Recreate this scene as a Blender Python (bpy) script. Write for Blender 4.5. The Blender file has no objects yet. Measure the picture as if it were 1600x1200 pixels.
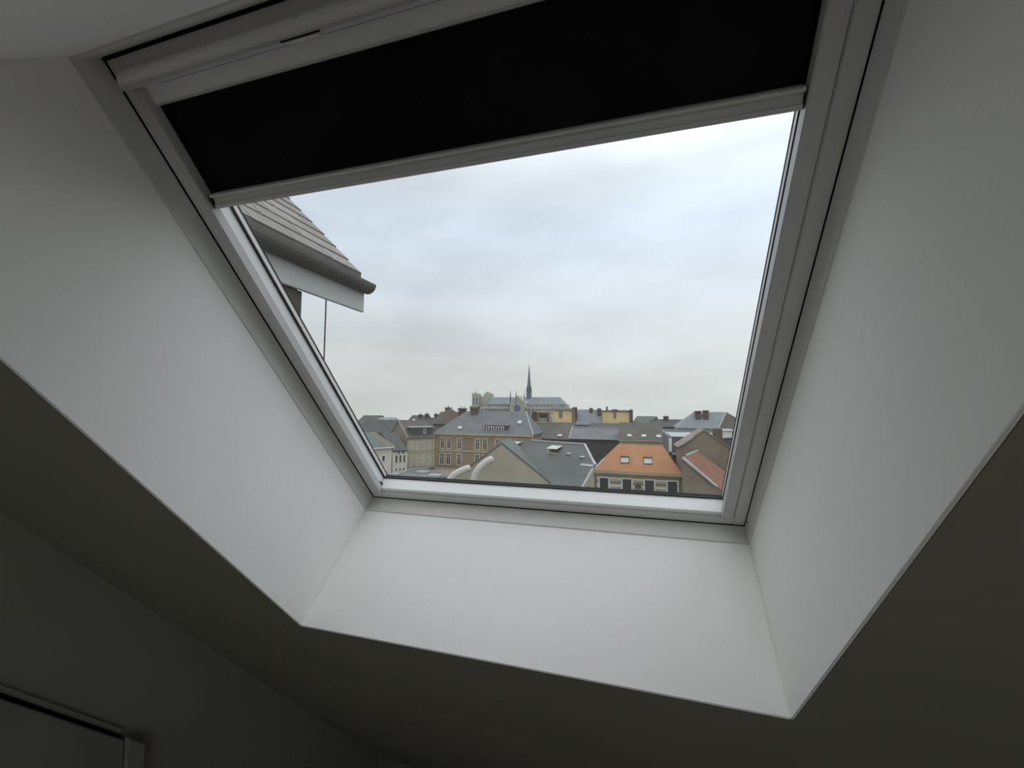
import bpy, math, random
from mathutils import Matrix, Vector
random.seed(7)
C = bpy.context.scene.collection
sc = bpy.context.scene

# ------------------------------------------------------------------ camera
CZ = 13.0                                   # eye height above the street
cam_d = bpy.data.cameras.new('camera')
cam = bpy.data.objects.new('camera', cam_d); C.objects.link(cam)
Rv = Vector((0.95951, 0.28154, 0.00845)); Uv = Vector((0.00893, -0.06041, 0.99813)); Fv = Vector((-0.28152, 0.95765, 0.06048))
m3 = Matrix((Rv, Uv, -Fv)).transposed()
cam.matrix_world = Matrix.Translation((0, 0, CZ)) @ m3.to_4x4()
cam_d.sensor_width = 36; cam_d.lens = 645.96 / 1600 * 36
cam_d.clip_start = 0.02; cam_d.clip_end = 3000
sc.camera = cam

# ------------------------------------------------------------------ overcast sky
w = bpy.data.worlds.new('overcast_sky'); sc.world = w; w.use_nodes = True
nt = w.node_tree; nt.nodes.clear()
def N(t, **k):
    n = nt.nodes.new(t)
    for a, b in k.items(): setattr(n, a, b)
    return n
def L(a, b): nt.links.new(a, b)
tc = N('ShaderNodeTexCoord'); sep = N('ShaderNodeSeparateXYZ'); L(tc.outputs['Generated'], sep.inputs[0])
ramp = N('ShaderNodeValToRGB'); L(sep.outputs['Z'], ramp.inputs[0])
cr = ramp.color_ramp
# overcast luminance, roughly three times brighter overhead than at the horizon
cr.elements[0].position = 0.0; cr.elements[0].color = (0.67, 0.705, 0.69, 1)
cr.elements[1].position = 1.0; cr.elements[1].color = (1.78, 1.86, 1.94, 1)
for p_, c_ in ((0.11, (0.715, 0.75, 0.75)), (0.26, (0.745, 0.81, 0.885)), (0.40, (0.69, 0.785, 0.90)), (0.50, (0.75, 0.82, 0.89)), (0.65, (1.22, 1.30, 1.38)), (0.80, (1.54, 1.61, 1.69))):
    e = cr.elements.new(p_); e.color = (*c_, 1)
# the sun stands behind the cloud at the upper right: a broad soft brightening towards it
sd_ = N('ShaderNodeVectorMath', operation='DOT_PRODUCT'); L(tc.outputs['Generated'], sd_.inputs[0]); sd_.inputs[1].default_value = (0.375, 0.70, 0.607)
sm_ = N('ShaderNodeMath', operation='MAXIMUM'); L(sd_.outputs['Value'], sm_.inputs[0]); sm_.inputs[1].default_value = 0.0
sp_ = N('ShaderNodeMath', operation='POWER'); L(sm_.outputs[0], sp_.inputs[0]); sp_.inputs[1].default_value = 4.0
sg_ = N('ShaderNodeMath', operation='MULTIPLY_ADD'); L(sp_.outputs[0], sg_.inputs[0]); sg_.inputs[1].default_value = 0.36; sg_.inputs[2].default_value = 0.90
mp = N('ShaderNodeMapping'); mp.inputs['Scale'].default_value = (1.6, 1.6, 4.2); L(tc.outputs['Generated'], mp.inputs[0])
nz = N('ShaderNodeTexNoise'); nz.inputs['Scale'].default_value = 2.3; nz.inputs['Detail'].default_value = 4; nz.inputs['Roughness'].default_value = 0.45
L(mp.outputs[0], nz.inputs['Vector'])
cl = N('ShaderNodeMapRange'); L(nz.outputs['Fac'], cl.inputs[0])
cl.inputs[1].default_value = 0.30; cl.inputs[2].default_value = 0.70; cl.inputs[3].default_value = 0.91; cl.inputs[4].default_value = 1.09
mul = N('ShaderNodeMix', data_type='RGBA', blend_type='MULTIPLY'); mul.inputs[0].default_value = 1
m2_ = N('ShaderNodeMath', operation='MULTIPLY'); L(cl.outputs[0], m2_.inputs[0]); L(sg_.outputs[0], m2_.inputs[1])
L(ramp.outputs[0], mul.inputs[6]); L(m2_.outputs[0], mul.inputs[7])
bg = N('ShaderNodeBackground'); L(mul.outputs[2], bg.inputs['Color']); bg.inputs['Strength'].default_value = 1.0
out = N('ShaderNodeOutputWorld'); L(bg.outputs[0], out.inputs['Surface'])

sc.view_settings.view_transform = 'Standard'; sc.view_settings.look = 'None'
sc.view_settings.gamma = 1.0; sc.view_settings.use_curve_mapping = False
sc.view_settings.exposure = 0.0
sc.cycles.max_bounces = 16; sc.cycles.diffuse_bounces = 12; sc.cycles.transparent_max_bounces = 16

# ------------------------------------------------------------------ materials
def srgb(c):
    return tuple((x / 255 / 12.92) if x / 255 <= 0.04045 else ((x / 255 + 0.055) / 1.055) ** 2.4 for x in c)
MATS = {}
def mat(name, col, rough=0.8, var=0.12, scale=3.0, metal=0.0, spec=0.3, bump=0.0, bscale=40, coords='Object'):
    m = bpy.data.materials.new(name); m.use_nodes = True
    t = m.node_tree; b = t.nodes['Principled BSDF']
    b.inputs['Roughness'].default_value = rough; b.inputs['Metallic'].default_value = metal
    b.inputs['Specular IOR Level'].default_value = spec
    tcn = t.nodes.new('ShaderNodeTexCoord')
    n = t.nodes.new('ShaderNodeTexNoise'); n.inputs['Scale'].default_value = scale; n.inputs['Detail'].default_value = 5
    t.links.new(tcn.outputs[coords], n.inputs['Vector'])
    mr = t.nodes.new('ShaderNodeMapRange'); t.links.new(n.outputs['Fac'], mr.inputs[0])
    mr.inputs[1].default_value = 0.3; mr.inputs[2].default_value = 0.7
    mr.inputs[3].default_value = 1 - var; mr.inputs[4].default_value = 1 + var
    mx = t.nodes.new('ShaderNodeMix'); mx.data_type = 'RGBA'; mx.blend_type = 'MULTIPLY'; mx.inputs[0].default_value = 1
    mx.inputs[6].default_value = (*col, 1); t.links.new(mr.outputs[0], mx.inputs[7])
    t.links.new(mx.outputs[2], b.inputs['Base Color'])
    if bump:
        n2 = t.nodes.new('ShaderNodeTexNoise'); n2.inputs['Scale'].default_value = bscale; n2.inputs['Detail'].default_value = 3
        t.links.new(tcn.outputs[coords], n2.inputs['Vector'])
        bp = t.nodes.new('ShaderNodeBump'); bp.inputs['Strength'].default_value = bump; bp.inputs['Distance'].default_value = 0.01
        t.links.new(n2.outputs['Fac'], bp.inputs['Height']); t.links.new(bp.outputs[0], b.inputs['Normal'])
    MATS[name] = m
    return m
def masonry(name, c1, c2, mortar, bw, bh, ms=0.02):
    m = mat(name, (1, 1, 1), 0.85, 0.08, 0.6)
    t = m.node_tree; b = t.nodes['Principled BSDF']
    br = t.nodes.new('ShaderNodeTexBrick'); br.inputs['Color1'].default_value = (*c1, 1); br.inputs['Color2'].default_value = (*c2, 1)
    br.inputs['Mortar'].default_value = (*mortar, 1); br.inputs['Scale'].default_value = 1; br.inputs['Mortar Size'].default_value = ms
    br.inputs['Brick Width'].default_value = bw; br.inputs['Row Height'].default_value = bh
    tcn = t.nodes.new('ShaderNodeTexCoord'); sp = t.nodes.new('ShaderNodeSeparateXYZ'); cb = t.nodes.new('ShaderNodeCombineXYZ')
    ad = t.nodes.new('ShaderNodeMath'); ad.operation = 'ADD'
    t.links.new(tcn.outputs['Object'], sp.inputs[0]); t.links.new(sp.outputs['X'], ad.inputs[0]); t.links.new(sp.outputs['Y'], ad.inputs[1])
    t.links.new(ad.outputs[0], cb.inputs[0]); t.links.new(sp.outputs['Z'], cb.inputs[1]); t.links.new(cb.outputs[0], br.inputs['Vector'])
    mx = [n for n in t.nodes if n.type == 'MIX'][0]
    t.links.new(br.outputs['Color'], mx.inputs[6])
    return m

plaster = mat('white_plaster', (0.89, 0.875, 0.855), 0.9, 0.02, 2.5, spec=0.15, bump=0.04, bscale=60)
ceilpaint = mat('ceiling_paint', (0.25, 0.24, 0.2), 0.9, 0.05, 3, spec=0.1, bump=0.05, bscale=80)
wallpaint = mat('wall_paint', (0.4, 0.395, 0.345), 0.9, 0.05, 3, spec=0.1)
floorm = mat('floor_boards', (0.5, 0.42, 0.33), 0.5, 0.2, 6)
pvc = mat('white_window_paint', (0.87, 0.87, 0.865), 0.35, 0.02, 5, spec=0.4)
shaded_frame_paint = mat('white_paint_shaded', (0.70, 0.695, 0.68), 0.4, 0.02, 5, spec=0.4)  # same white paint as the sash, shade on room-facing faces put into the colour
lining = mat('lining_paint', (0.66, 0.65, 0.63), 0.6, 0.02, 5, spec=0.3)
rubber_and_shade = mat('black_rubber_and_gap_shade', (0.008, 0.008, 0.009), 0.6, 0.1, 30)  # real gaskets, and also the painted dark of gaps and latch slot
fabric = mat('blackout_fabric', (0.012, 0.012, 0.0135), 0.95, 0.3, 8, spec=0.05)
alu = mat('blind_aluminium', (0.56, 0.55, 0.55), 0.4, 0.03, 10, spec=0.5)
cladding = mat('outer_cladding', (0.10, 0.10, 0.105), 0.5, 0.1, 10)
spacer = mat('pale_glazing_spacer', (0.82, 0.78, 0.76), 0.4, 0.03, 10)
steel = mat('bright_metal', (0.75, 0.74, 0.72), 0.3, 0.02, 20, metal=0.6)
cupm = mat('cupboard_paint', (0.31, 0.305, 0.27), 0.7, 0.06, 4)
cupl = mat('cupboard_stile_paint', (0.34, 0.335, 0.30), 0.7, 0.05, 4)
# outside
slate_near = mat('weathered_slate', (0.2514, 0.2299, 0.2085), 0.75, 0.10, 4)
slate_near_b = mat('weathered_slate_pale', (0.2942, 0.2673, 0.2406), 0.75, 0.10, 4)
fasciam = mat('fascia_board_paint', (0.5766, 0.5862, 0.5574), 0.6, 0.04, 3)
gutterm = mat('zinc_gutter', (0.1562, 0.1442, 0.1283), 0.6, 0.1, 6)
cheekm = mat('brown_render', (0.1054, 0.0899, 0.0775), 0.9, 0.1, 3)
slate = mat('blue_grey_slate', (0.165, 0.172, 0.175), 0.7, 0.14, 0.5)
slate_dk = mat('dark_slate', (0.093, 0.093, 0.0899), 0.75, 0.15, 0.6)
slate_br = mat('brown_slate', (0.1147, 0.1085, 0.0961), 0.8, 0.15, 0.5)
slate_bl = mat('pale_blue_slate', (0.2517, 0.2691, 0.2864), 0.7, 0.12, 0.4)
slate_gn = mat('mossy_grey_slate', (0.128, 0.138, 0.13), 0.7, 0.15, 0.35)
terra = mat('orange_clay_tile', (0.4018, 0.1984, 0.1034), 0.8, 0.12, 0.7)
redtile = mat('red_brown_tile', (0.2604, 0.14, 0.0961), 0.85, 0.13, 1.2)
brick = masonry('tan_brick', (0.335, 0.26, 0.185), (0.29, 0.225, 0.16), (0.38, 0.31, 0.21), 0.5, 0.16)
brickr = masonry('red_brick', (0.31, 0.21, 0.155), (0.275, 0.185, 0.135), (0.33, 0.26, 0.2), 0.5, 0.16)
stone = mat('cream_stone', (0.48, 0.4, 0.276), 0.85, 0.1, 1.5)
cream = mat('cream_render', (0.528, 0.48, 0.376), 0.9, 0.08, 0.8)
pale_render = mat('pale_render', (0.68, 0.63, 0.52), 0.9, 0.06, 0.8)
beige = mat('beige_render', (0.4, 0.36, 0.272), 0.9, 0.12, 0.35)
brownw = mat('brown_wall_render', (0.264, 0.22, 0.172), 0.9, 0.12, 0.4)
yellow = mat('yellow_stone', (0.7616, 0.5984, 0.3264), 0.9, 0.15, 0.25)
whitew = mat('white_joinery', (0.80, 0.78, 0.72), 0.5, 0.04, 2)
zinc = mat('pale_zinc', (0.3596, 0.3844, 0.3968), 0.45, 0.06, 0.8, spec=0.5)
flash = mat('white_ridge_flashing', (0.4464, 0.4464, 0.434), 0.5, 0.06, 2)
paneg = mat('dark_window_glass', (0.0665, 0.0665, 0.0665), 0.12, 0.2, 1, spec=0.5)
panel_l = mat('pale_window_glass', (0.42, 0.40, 0.36), 0.2, 0.1, 1, spec=0.5)
skyl = mat('skylight_glass_painted_sky', (0.62, 0.63, 0.62), 0.2, 0.05, 2, spec=0.6)  # pale base colour carries the sky reflected in closed roof windows
chim = mat('chimney_brick', (0.1562, 0.1228, 0.1004), 0.9, 0.12, 2)
potm = mat('chimney_pot_clay', (0.10, 0.075, 0.06), 0.9, 0.1, 4)
cath = mat('cathedral_limestone', (0.4536, 0.432, 0.3726), 0.9, 0.12, 0.08)
cathroof = mat('cathedral_lead_roof', (0.2203, 0.2382, 0.2562), 0.7, 0.08, 0.05)
cathd = mat('cathedral_dark_lead', (0.1953, 0.2093, 0.2232), 0.8, 0.08, 0.1)
pipew = mat('white_duct_paint', (0.54, 0.515, 0.455), 0.5, 0.04, 2)
asphalt = mat('grey_asphalt', (0.1054, 0.1054, 0.1023), 0.9, 0.15, 0.3)
flatr = mat('grey_roof_felt', (0.186, 0.1891, 0.186), 0.85, 0.12, 0.25)
feltbr = mat('brown_gravel', (0.2232, 0.1922, 0.155), 0.9, 0.15, 0.8)
# clear window glass: transparent with a Fresnel sheen
glass = bpy.data.materials.new('window_glass'); glass.use_nodes = True
t = glass.node_tree; t.nodes.clear()
o_ = t.nodes.new('ShaderNodeOutputMaterial'); mxs = t.nodes.new('ShaderNodeMixShader'); lw = t.nodes.new('ShaderNodeLayerWeight'); lw.inputs['Blend'].default_value = 0.5
pw = t.nodes.new('ShaderNodeMath'); pw.operation = 'POWER'; pw.inputs[1].default_value = 4.0; t.links.new(lw.outputs['Facing'], pw.inputs[0])
fr = t.nodes.new('ShaderNodeMath'); fr.operation = 'MULTIPLY_ADD'; fr.inputs[1].default_value = 0.5; fr.inputs[2].default_value = 0.015; t.links.new(pw.outputs[0], fr.inputs[0])
tr = t.nodes.new('ShaderNodeBsdfTransparent'); tr.inputs[0].default_value = (0.985, 0.99, 0.985, 1); gl = t.nodes.new('ShaderNodeBsdfGlossy'); gl.inputs['Roughness'].default_value = 0.0
t.links.new(fr.outputs[0], mxs.inputs[0]); t.links.new(tr.outputs[0], mxs.inputs[1]); t.links.new(gl.outputs[0], mxs.inputs[2]); t.links.new(mxs.outputs[0], o_.inputs[0])

# ------------------------------------------------------------------ mesh helpers
class MB:
    def __init__(s, f=None): s.v = []; s.f = []; s.t = f
    def add(s, vs, fs, f=None):
        b = len(s.v); g = f or s.t
        s.v += [tuple(g(p)) if g else tuple(p) for p in vs]
        s.f += [tuple(i + b for i in q) for q in fs]
        return s
    def box(s, x0, x1, y0, y1, z0, z1, f=None):
        x0, x1 = min(x0, x1), max(x0, x1); y0, y1 = min(y0, y1), max(y0, y1); z0, z1 = min(z0, z1), max(z0, z1)
        return s.add([(x0, y0, z0), (x1, y0, z0), (x1, y1, z0), (x0, y1, z0), (x0, y0, z1), (x1, y0, z1), (x1, y1, z1), (x0, y1, z1)],
                     [(0, 3, 2, 1), (4, 5, 6, 7), (0, 1, 5, 4), (1, 2, 6, 5), (2, 3, 7, 6), (3, 0, 4, 7)], f)
    def prism(s, poly, a, b, axis='x', f=None):
        """polygon in the two other axes, swept from a to b along axis"""
        n = len(poly)
        def P(p, q):
            return (q, p[0], p[1]) if axis == 'x' else ((p[0], q, p[1]) if axis == 'y' else (p[0], p[1], q))
        vs = [P(p, a) for p in poly] + [P(p, b) for p in poly]
        fs = [tuple(range(n))[::-1], tuple(range(n, 2 * n))] + [(i, (i + 1) % n, n + (i + 1) % n, n + i) for i in range(n)]
        return s.add(vs, fs, f)
    def tube(s, pts, r, n=10, f=None):
        pts = [Vector(p) for p in pts]; rs = r if isinstance(r, (list, tuple)) else [r] * len(pts)
        vs = []; fs = []
        for i, p in enumerate(pts):
            d = (pts[min(i + 1, len(pts) - 1)] - pts[max(i - 1, 0)]).normalized()
            a = d.orthogonal().normalized() if i == 0 else (s._a - d * s._a.dot(d)).normalized()
            s._a = a; b = d.cross(a)
            for k in range(n):
                th = 2 * math.pi * k / n; vs.append(p + (a * math.cos(th) + b * math.sin(th)) * rs[i])
        for i in range(len(pts) - 1):
            for k in range(n):
                fs.append((i * n + k, i * n + (k + 1) % n, (i + 1) * n + (k + 1) % n, (i + 1) * n + k))
        fs.append(tuple(range(n))[::-1]); fs.append(tuple(range((len(pts) - 1) * n, len(pts) * n)))
        return s.add([tuple(v) for v in vs], fs, f)
    def bar(s, p, q, wd, ht, f=None, up=(0, 0, 1)):
        p, q = Vector(p), Vector(q); d = (q - p).normalized(); sd = d.cross(Vector(up)).normalized(); u2 = sd.cross(d)
        vs = [c + sd * a * wd / 2 + u2 * b * ht / 2 for c in (p, q) for a, b in ((-1, -1), (1, -1), (1, 1), (-1, 1))]
        return s.add([tuple(v) for v in vs], [(3, 2, 1, 0), (4, 5, 6, 7), (0, 1, 5, 4), (1, 2, 6, 5), (2, 3, 7, 6), (3, 0, 4, 7)], f)
    def build(s, name, m, parent=None, bevel=0, smooth=False, label=None, kind=None):
        import bmesh
        me = bpy.data.meshes.new(name)
        off = Vector((0, 0, 0))
        me.from_pydata(s.v, [], s.f); me.update()
        bm = bmesh.new(); bm.from_mesh(me); bmesh.ops.recalc_face_normals(bm, faces=bm.faces)
        if bevel:
            bmesh.ops.bevel(bm, geom=[e for e in bm.edges if e.calc_face_angle(0) > 0.5], offset=bevel, segments=2, affect='EDGES', clamp_overlap=True)
        bm.to_mesh(me); bm.free()
        if smooth:
            for p in me.polygons: p.use_smooth = True
        me.materials.append(m)
        o = bpy.data.objects.new(name, me); C.objects.link(o)
        if parent is not None: o.parent = parent
        if label: o['label'] = label
        if kind: o['kind'] = kind
        return o

def tag(o, label, cat, group=None, kind=None):
    o['label'] = label; o['category'] = cat
    if group: o['group'] = group
    if kind: o['kind'] = kind
    return o
def empty(name, loc, yaw=0):
    o = bpy.data.objects.new(name, None); C.objects.link(o); o.location = loc; o.rotation_euler = (0, 0, math.radians(yaw)); o.empty_display_size = 0.2
    return o

# roof frame: u along the window, v up the slope, w outward through the roof
TH = 0.837296
Sd = Vector((0, -math.cos(TH), math.sin(TH))); Nd = Vector((0, math.sin(TH), math.cos(TH))); EYE = Vector((0, 0, CZ))
def RF(p): return EYE + Vector((p[0], 0, 0)) + Sd * p[1] + Nd * p[2]
def inv_about(root):
    o = Vector(root.location)
    return lambda p: RF(p) - o

# window opening in the roof frame
UL, UR, VB, VT = -0.863, 0.281, -1.067, 0.1405
W0, WF = 0.31, 0.728

def ring(mb, u0, u1, v0, v1, tl, tr, tb, tt, w0, w1, f):
    """rectangular frame with member widths tl,tr,tb,tt inside u0..u1 x v0..v1"""
    if tl: mb.box(u0, u0 + tl, v0, v1, w0, w1, f)
    if tr: mb.box(u1 - tr, u1, v0, v1, w0, w1, f)
    if tb: mb.box(u0 + tl, u1 - tr, v0, v0 + tb, w0, w1, f)
    if tt: mb.box(u0 + tl, u1 - tr, v1 - tt, v1, w0, w1, f)
    return mb

# ------------------------------------------------------------------ the room
XL, XR, YB, ZF, ZC = -1.56, 2.0, -2.1, CZ - 2.25, CZ + 0.95
rl = 0.004                                   # reveal boards stand this far outside the frame line
mb = MB(RF)
BT = 0.005                                   # reveal board thickness
hu0, hu1, hv0, hv1 = UL - rl - BT, UR + rl + BT, VB - rl - BT, VT + rl + BT
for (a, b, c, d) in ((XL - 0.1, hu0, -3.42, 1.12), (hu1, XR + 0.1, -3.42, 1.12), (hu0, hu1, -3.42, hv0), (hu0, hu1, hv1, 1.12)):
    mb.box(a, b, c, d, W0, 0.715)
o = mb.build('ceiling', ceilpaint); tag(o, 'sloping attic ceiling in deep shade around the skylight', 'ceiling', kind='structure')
a = MB().box(XL - 0.1, XR + 0.1, YB - 0.1, -0.30, ZC, ZC + 0.12).build('ceiling', ceilpaint)
tag(a, 'flat ceiling above and behind the viewpoint, out of frame', 'ceiling', kind='structure')
o = MB().box(XL - 0.1, XR + 0.1, YB - 0.1, 2.75, ZF - 0.12, ZF).build('floor', floorm); tag(o, 'brown boarded attic floor below the frame', 'floor', kind='structure')
prof = [(YB - 0.1, ZF - 0.12), (2.75, ZF - 0.12), (2.70, ZF + 0.10), (-0.30, ZC + 0.14), (YB - 0.1, ZC + 0.14)]
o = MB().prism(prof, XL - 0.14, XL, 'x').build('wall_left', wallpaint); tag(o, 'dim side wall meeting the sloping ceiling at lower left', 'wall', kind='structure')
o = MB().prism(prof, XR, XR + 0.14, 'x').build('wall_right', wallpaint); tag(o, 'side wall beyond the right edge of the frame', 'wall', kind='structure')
bw0, bw1, bz0, bz1 = -1.3, 1.6, CZ - 1.3, CZ + 0.75      # added window behind the viewpoint, put in to fill the room with light
mb = MB()
mb.box(XL - 0.1, bw0, YB - 0.14, YB, ZF - 0.1, ZC + 0.1); mb.box(bw1, XR + 0.1, YB - 0.14, YB, ZF - 0.1, ZC + 0.1)
mb.box(bw0, bw1, YB - 0.14, YB, ZF - 0.1, bz0); mb.box(bw0, bw1, YB - 0.14, YB, bz1, ZC + 0.1)
o = mb.build('wall_back', wallpaint); tag(o, 'room wall behind the viewpoint, opened for an added fill window', 'wall', kind='structure')
w2 = empty('added_fill_window', (0.15, YB - 0.07, bz0)); tag(w2, 'added unseen window behind the viewpoint, fill light for the room', 'window', kind='structure')
fb = lambda p: (p[0] - 0.15, p[1] - (YB - 0.07), p[2] - bz0)
mb = MB(fb)
mb.box(bw0, bw0 + 0.05, YB - 0.10, YB - 0.04, bz0, bz1); mb.box(bw1 - 0.05, bw1, YB - 0.10, YB - 0.04, bz0, bz1); mb.box(0.125, 0.175, YB - 0.10, YB - 0.04, bz0, bz1)
mb.box(bw0 + 0.05, bw1 - 0.05, YB - 0.10, YB - 0.04, bz0, bz0 + 0.05); mb.box(bw0 + 0.05, bw1 - 0.05, YB - 0.10, YB - 0.04, bz1 - 0.05, bz1)
mb.build('window_frame', pvc, w2)
for a_, b_ in ((bw0 + 0.05, 0.125), (0.175, bw1 - 0.05)):
    mb = MB(fb); mb.box(a_, b_, YB - 0.072, YB - 0.068, bz0 + 0.05, bz1 - 0.05); mb.build('glass_pane', glass, w2)
o = MB().box(XL - 0.1, XR + 0.1, 2.40, 2.52, ZF - 0.1, ZF + 0.09).build('wall_front', ceilpaint); tag(o, 'low knee wall under the sloping ceiling', 'wall', kind='structure')

# reveal boards (deep plastered sides of the skylight shaft)
ru0, ru1, rv0, rv1, wl = UL - rl, UR + rl, VB - rl, VT + rl, 0.674
def trim(name, b, m, label, bev=0.002):
    q = MB(RF); q.box(*b); ob = q.build(name, m, bevel=bev); tag(ob, label, 'reveal', kind='structure'); return ob
e_ = 0.0005
trim('trim_1', (ru0 - BT, ru0, rv0 - BT, rv1 + BT, W0 - e_, 0.70), plaster, 'white plastered left side of the skylight shaft')
trim('trim_2', (ru1, ru1 + BT, rv0 - BT, rv1 + BT, W0 - e_, 0.70), plaster, 'white plastered right side of the skylight shaft')
trim('trim_3', (ru0, ru1, rv0 - BT, rv0, W0 - e_, 0.70), plaster, 'white plastered bottom board of the skylight shaft')
trim('trim_4', (ru0, ru1, rv1, rv1 + BT, W0 - e_, 0.70), plaster, 'plastered top board of the skylight shaft at upper left')
# narrow lining strips against the frame, standing a little proud of the boards
ls = 0.003
trim('trim_5', (ru0 - 0.004, ru0 + ls, rv0 - 0.01, rv1 + 0.01, wl, 0.7265), lining, 'narrow lining strip along the left side of the window frame', 0.0012)
trim('trim_6', (ru1 - ls, ru1 + 0.004, rv0 - 0.01, rv1 + 0.01, wl, 0.7265), lining, 'narrow lining strip along the right side of the window frame', 0.0012)
trim('trim_7', (ru0, ru1, rv0 - 0.004, rv0 + ls, wl, 0.7265), lining, 'narrow lining strip under the window frame', 0.0012)
trim('trim_8', (ru0, ru1, rv1 - ls, rv1 + 0.004, wl, 0.722), lining, 'narrow lining strip above the window frame with a dark gap', 0.0012)

# eaves cupboard on the left wall
cb = empty('eaves_cupboard', (XL, 0.3, ZF)); ob_ = Vector(cb.location)
def CF(p): return Vector(p) + EYE - ob_
def slope_top(y, off=0.0): return -0.735 - (y - 0.69) * 1.085 + off
mb = MB(CF); mb.prism([(-0.3, -2.25), (0.965, -2.25), (0.965, slope_top(0.965, -0.012)), (-0.3, slope_top(-0.3, -0.012))], XL + 0.001, XL + 0.022, 'x')
mb.build('door_panel', cupm, cb, bevel=0.002)
mb = MB(CF); mb.prism([(0.968, -2.25), (1.02, -2.25), (1.02, slope_top(1.02, 0.0)), (0.968, slope_top(0.968, 0.0))], XL + 0.001, XL + 0.034, 'x')
mb.build('stile', cupl, cb, bevel=0.003, label='lighter upright edge strip of the cupboard')
mb = MB(CF); mb.prism([(-0.3, slope_top(-0.3, -0.011)), (0.965, slope_top(0.965, -0.011)), (0.965, slope_top(0.965, 0.002)), (-0.3, slope_top(-0.3, 0.002))], XL + 0.001, XL + 0.006, 'x')
mb.build('gap_shadow_strip', rubber_and_shade, cb, label='black strip painting the shade in the gap along the sloping top')  # solid black strip, the gap's shade put in as colour
mb = MB(CF); mb.prism([(-0.3, slope_top(-0.3, 0.003)), (0.965, slope_top(0.965, 0.003)), (0.965, slope_top(0.965, 0.02)), (-0.3, slope_top(-0.3, 0.02))], XL + 0.001, XL + 0.007, 'x')
mb.build('top_rail', wallpaint, cb)
tag(cb, 'low eaves cupboard with sloping top against the dim left wall', 'cupboard')

# ------------------------------------------------------------------ the roof window
win = empty('window_1', RF((-0.29, VB, WF))); f = inv_about(win)
tag(win, 'white framed roof skylight looking out over the town', 'window', kind='structure')
mb = MB(f)
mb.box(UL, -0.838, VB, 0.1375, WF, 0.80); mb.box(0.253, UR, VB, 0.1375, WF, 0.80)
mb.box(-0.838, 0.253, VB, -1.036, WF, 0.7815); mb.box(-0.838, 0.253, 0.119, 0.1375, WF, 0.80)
mb.build('outer_frame', shaded_frame_paint, win, bevel=0.0015)
mb = MB(f); ring(mb, UL - 0.035, UR + 0.035, VB - 0.035, VT + 0.035, 0.0352, 0.0352, 0.0352, 0.041, 0.736, 0.80, None)
mb.build('gap_shade_ring', rubber_and_shade, win, label='black ring painting the dark inside the gap around the frame')  # black ring set behind the open gap to paint its darkness
def member(name, b, m=pvc, bev=0.0015, label=None):
    q = MB(f); q.box(*b); return q.build(name, m, win, bevel=bev, label=label)
g_u0, g_u1, g_v0, g_v1 = -0.8275, 0.236, -1.0225, 0.10
member('sash_rail', (g_u0, g_u1, -1.0355, g_v0, 0.732, 0.7815), label='bottom sash rail, its sill lit by the sky')
member('sash_rail', (g_u0, g_u1, g_v1, 0.1185, 0.734, 0.789), label='top sash rail behind the ventilation bar')
member('sash_stile', (-0.8375, g_u0 - 0.0002, -1.0355, 0.1185, 0.743, 0.789), label='left sash stile, its inner side lit by the sky')
member('sash_stile', (g_u1 + 0.0002, 0.2525, -1.0355, 0.1185, 0.743, 0.789), label='right sash stile behind the blind rail')
# gasket, spacer, cladding
mb = MB(f); ring(mb, g_u0, g_u1, g_v0, g_v1, 0.004, 0.006, 0.004, 0.005, 0.7742, 0.7768, None); mb.build('gasket', rubber_and_shade, win)
mb = MB(f); mb.box(g_u0, g_u1, g_v0, g_v1, 0.7770, 0.7800); mb.build('glass_pane', glass, win)
mb = MB(f); ring(mb, g_u0, g_u1, g_v0, g_v1, 0.003, 0.005, 0, 0, 0.7802, 0.7905, None); mb.build('glazing_spacer', spacer, win)
mb = MB(f); ring(mb, g_u0, g_u1, g_v0, g_v1, 0.0045, 0.006, 0.0, 0.006, 0.7907, 0.7935, None); mb.box(g_u0, g_u1, g_v0 - 0.01, g_v0 + 0.0008, 0.782, 0.788); mb.build('glazing_edge', rubber_and_shade, win)
mb = MB(f); ring(mb, UL - 0.07, UR + 0.07, VB - 0.07, VT + 0.07, 0.06, 0.06, 0.06, 0.06, 0.802, 0.82, None); mb.build('outer_cladding', cladding, win)
# ventilation bar along the top: rounded profile with a pale lip
def uprism(poly):                              # profile in (v,w) swept along u
    q = MB(f); q.prism(poly, -0.836, 0.251, 'x'); return q
uprism([(0.1185, 0.730), (0.1185, 0.716), (0.114, 0.709), (0.108, 0.704), (0.101, 0.702), (0.097, 0.702), (0.097, 0.730)]).build('ventilation_bar', pvc, win, smooth=False)
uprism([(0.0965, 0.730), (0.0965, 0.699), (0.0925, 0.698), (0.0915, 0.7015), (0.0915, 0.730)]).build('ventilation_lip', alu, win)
mb = MB(f); mb.box(-0.492, -0.430, 0.0888, 0.0913, 0.6978, 0.712); mb.build('latch', whitew, win, bevel=0.0007, label='small latch under the ventilation bar, its metal gleam put in as white')  # white colour stands for the bright gleam of the metal
mb = MB(f); mb.box(-0.494, -0.424, 0.0916, 0.0936, 0.6968, 0.6985); mb.build('latch_slot_shadow', rubber_and_shade, win)  # black box on the lip, painted shadow of the small recess
mb = MB(f); mb.box(-0.8270, -0.818, -1.0222, -1.010, 0.742, 0.752); mb.build('corner_clip', cladding, win, bevel=0.001, label='small grey clip in the lower left sash corner')
mb = MB(f); mb.tube([(UR + rl - 0.0035, -1.035, 0.715), (UR + rl - 0.0015, -1.035, 0.715)], 0.004, 12); mb.build('screw_cap', cladding, win, label='small grey screw cap in the lower right lining')

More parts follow.
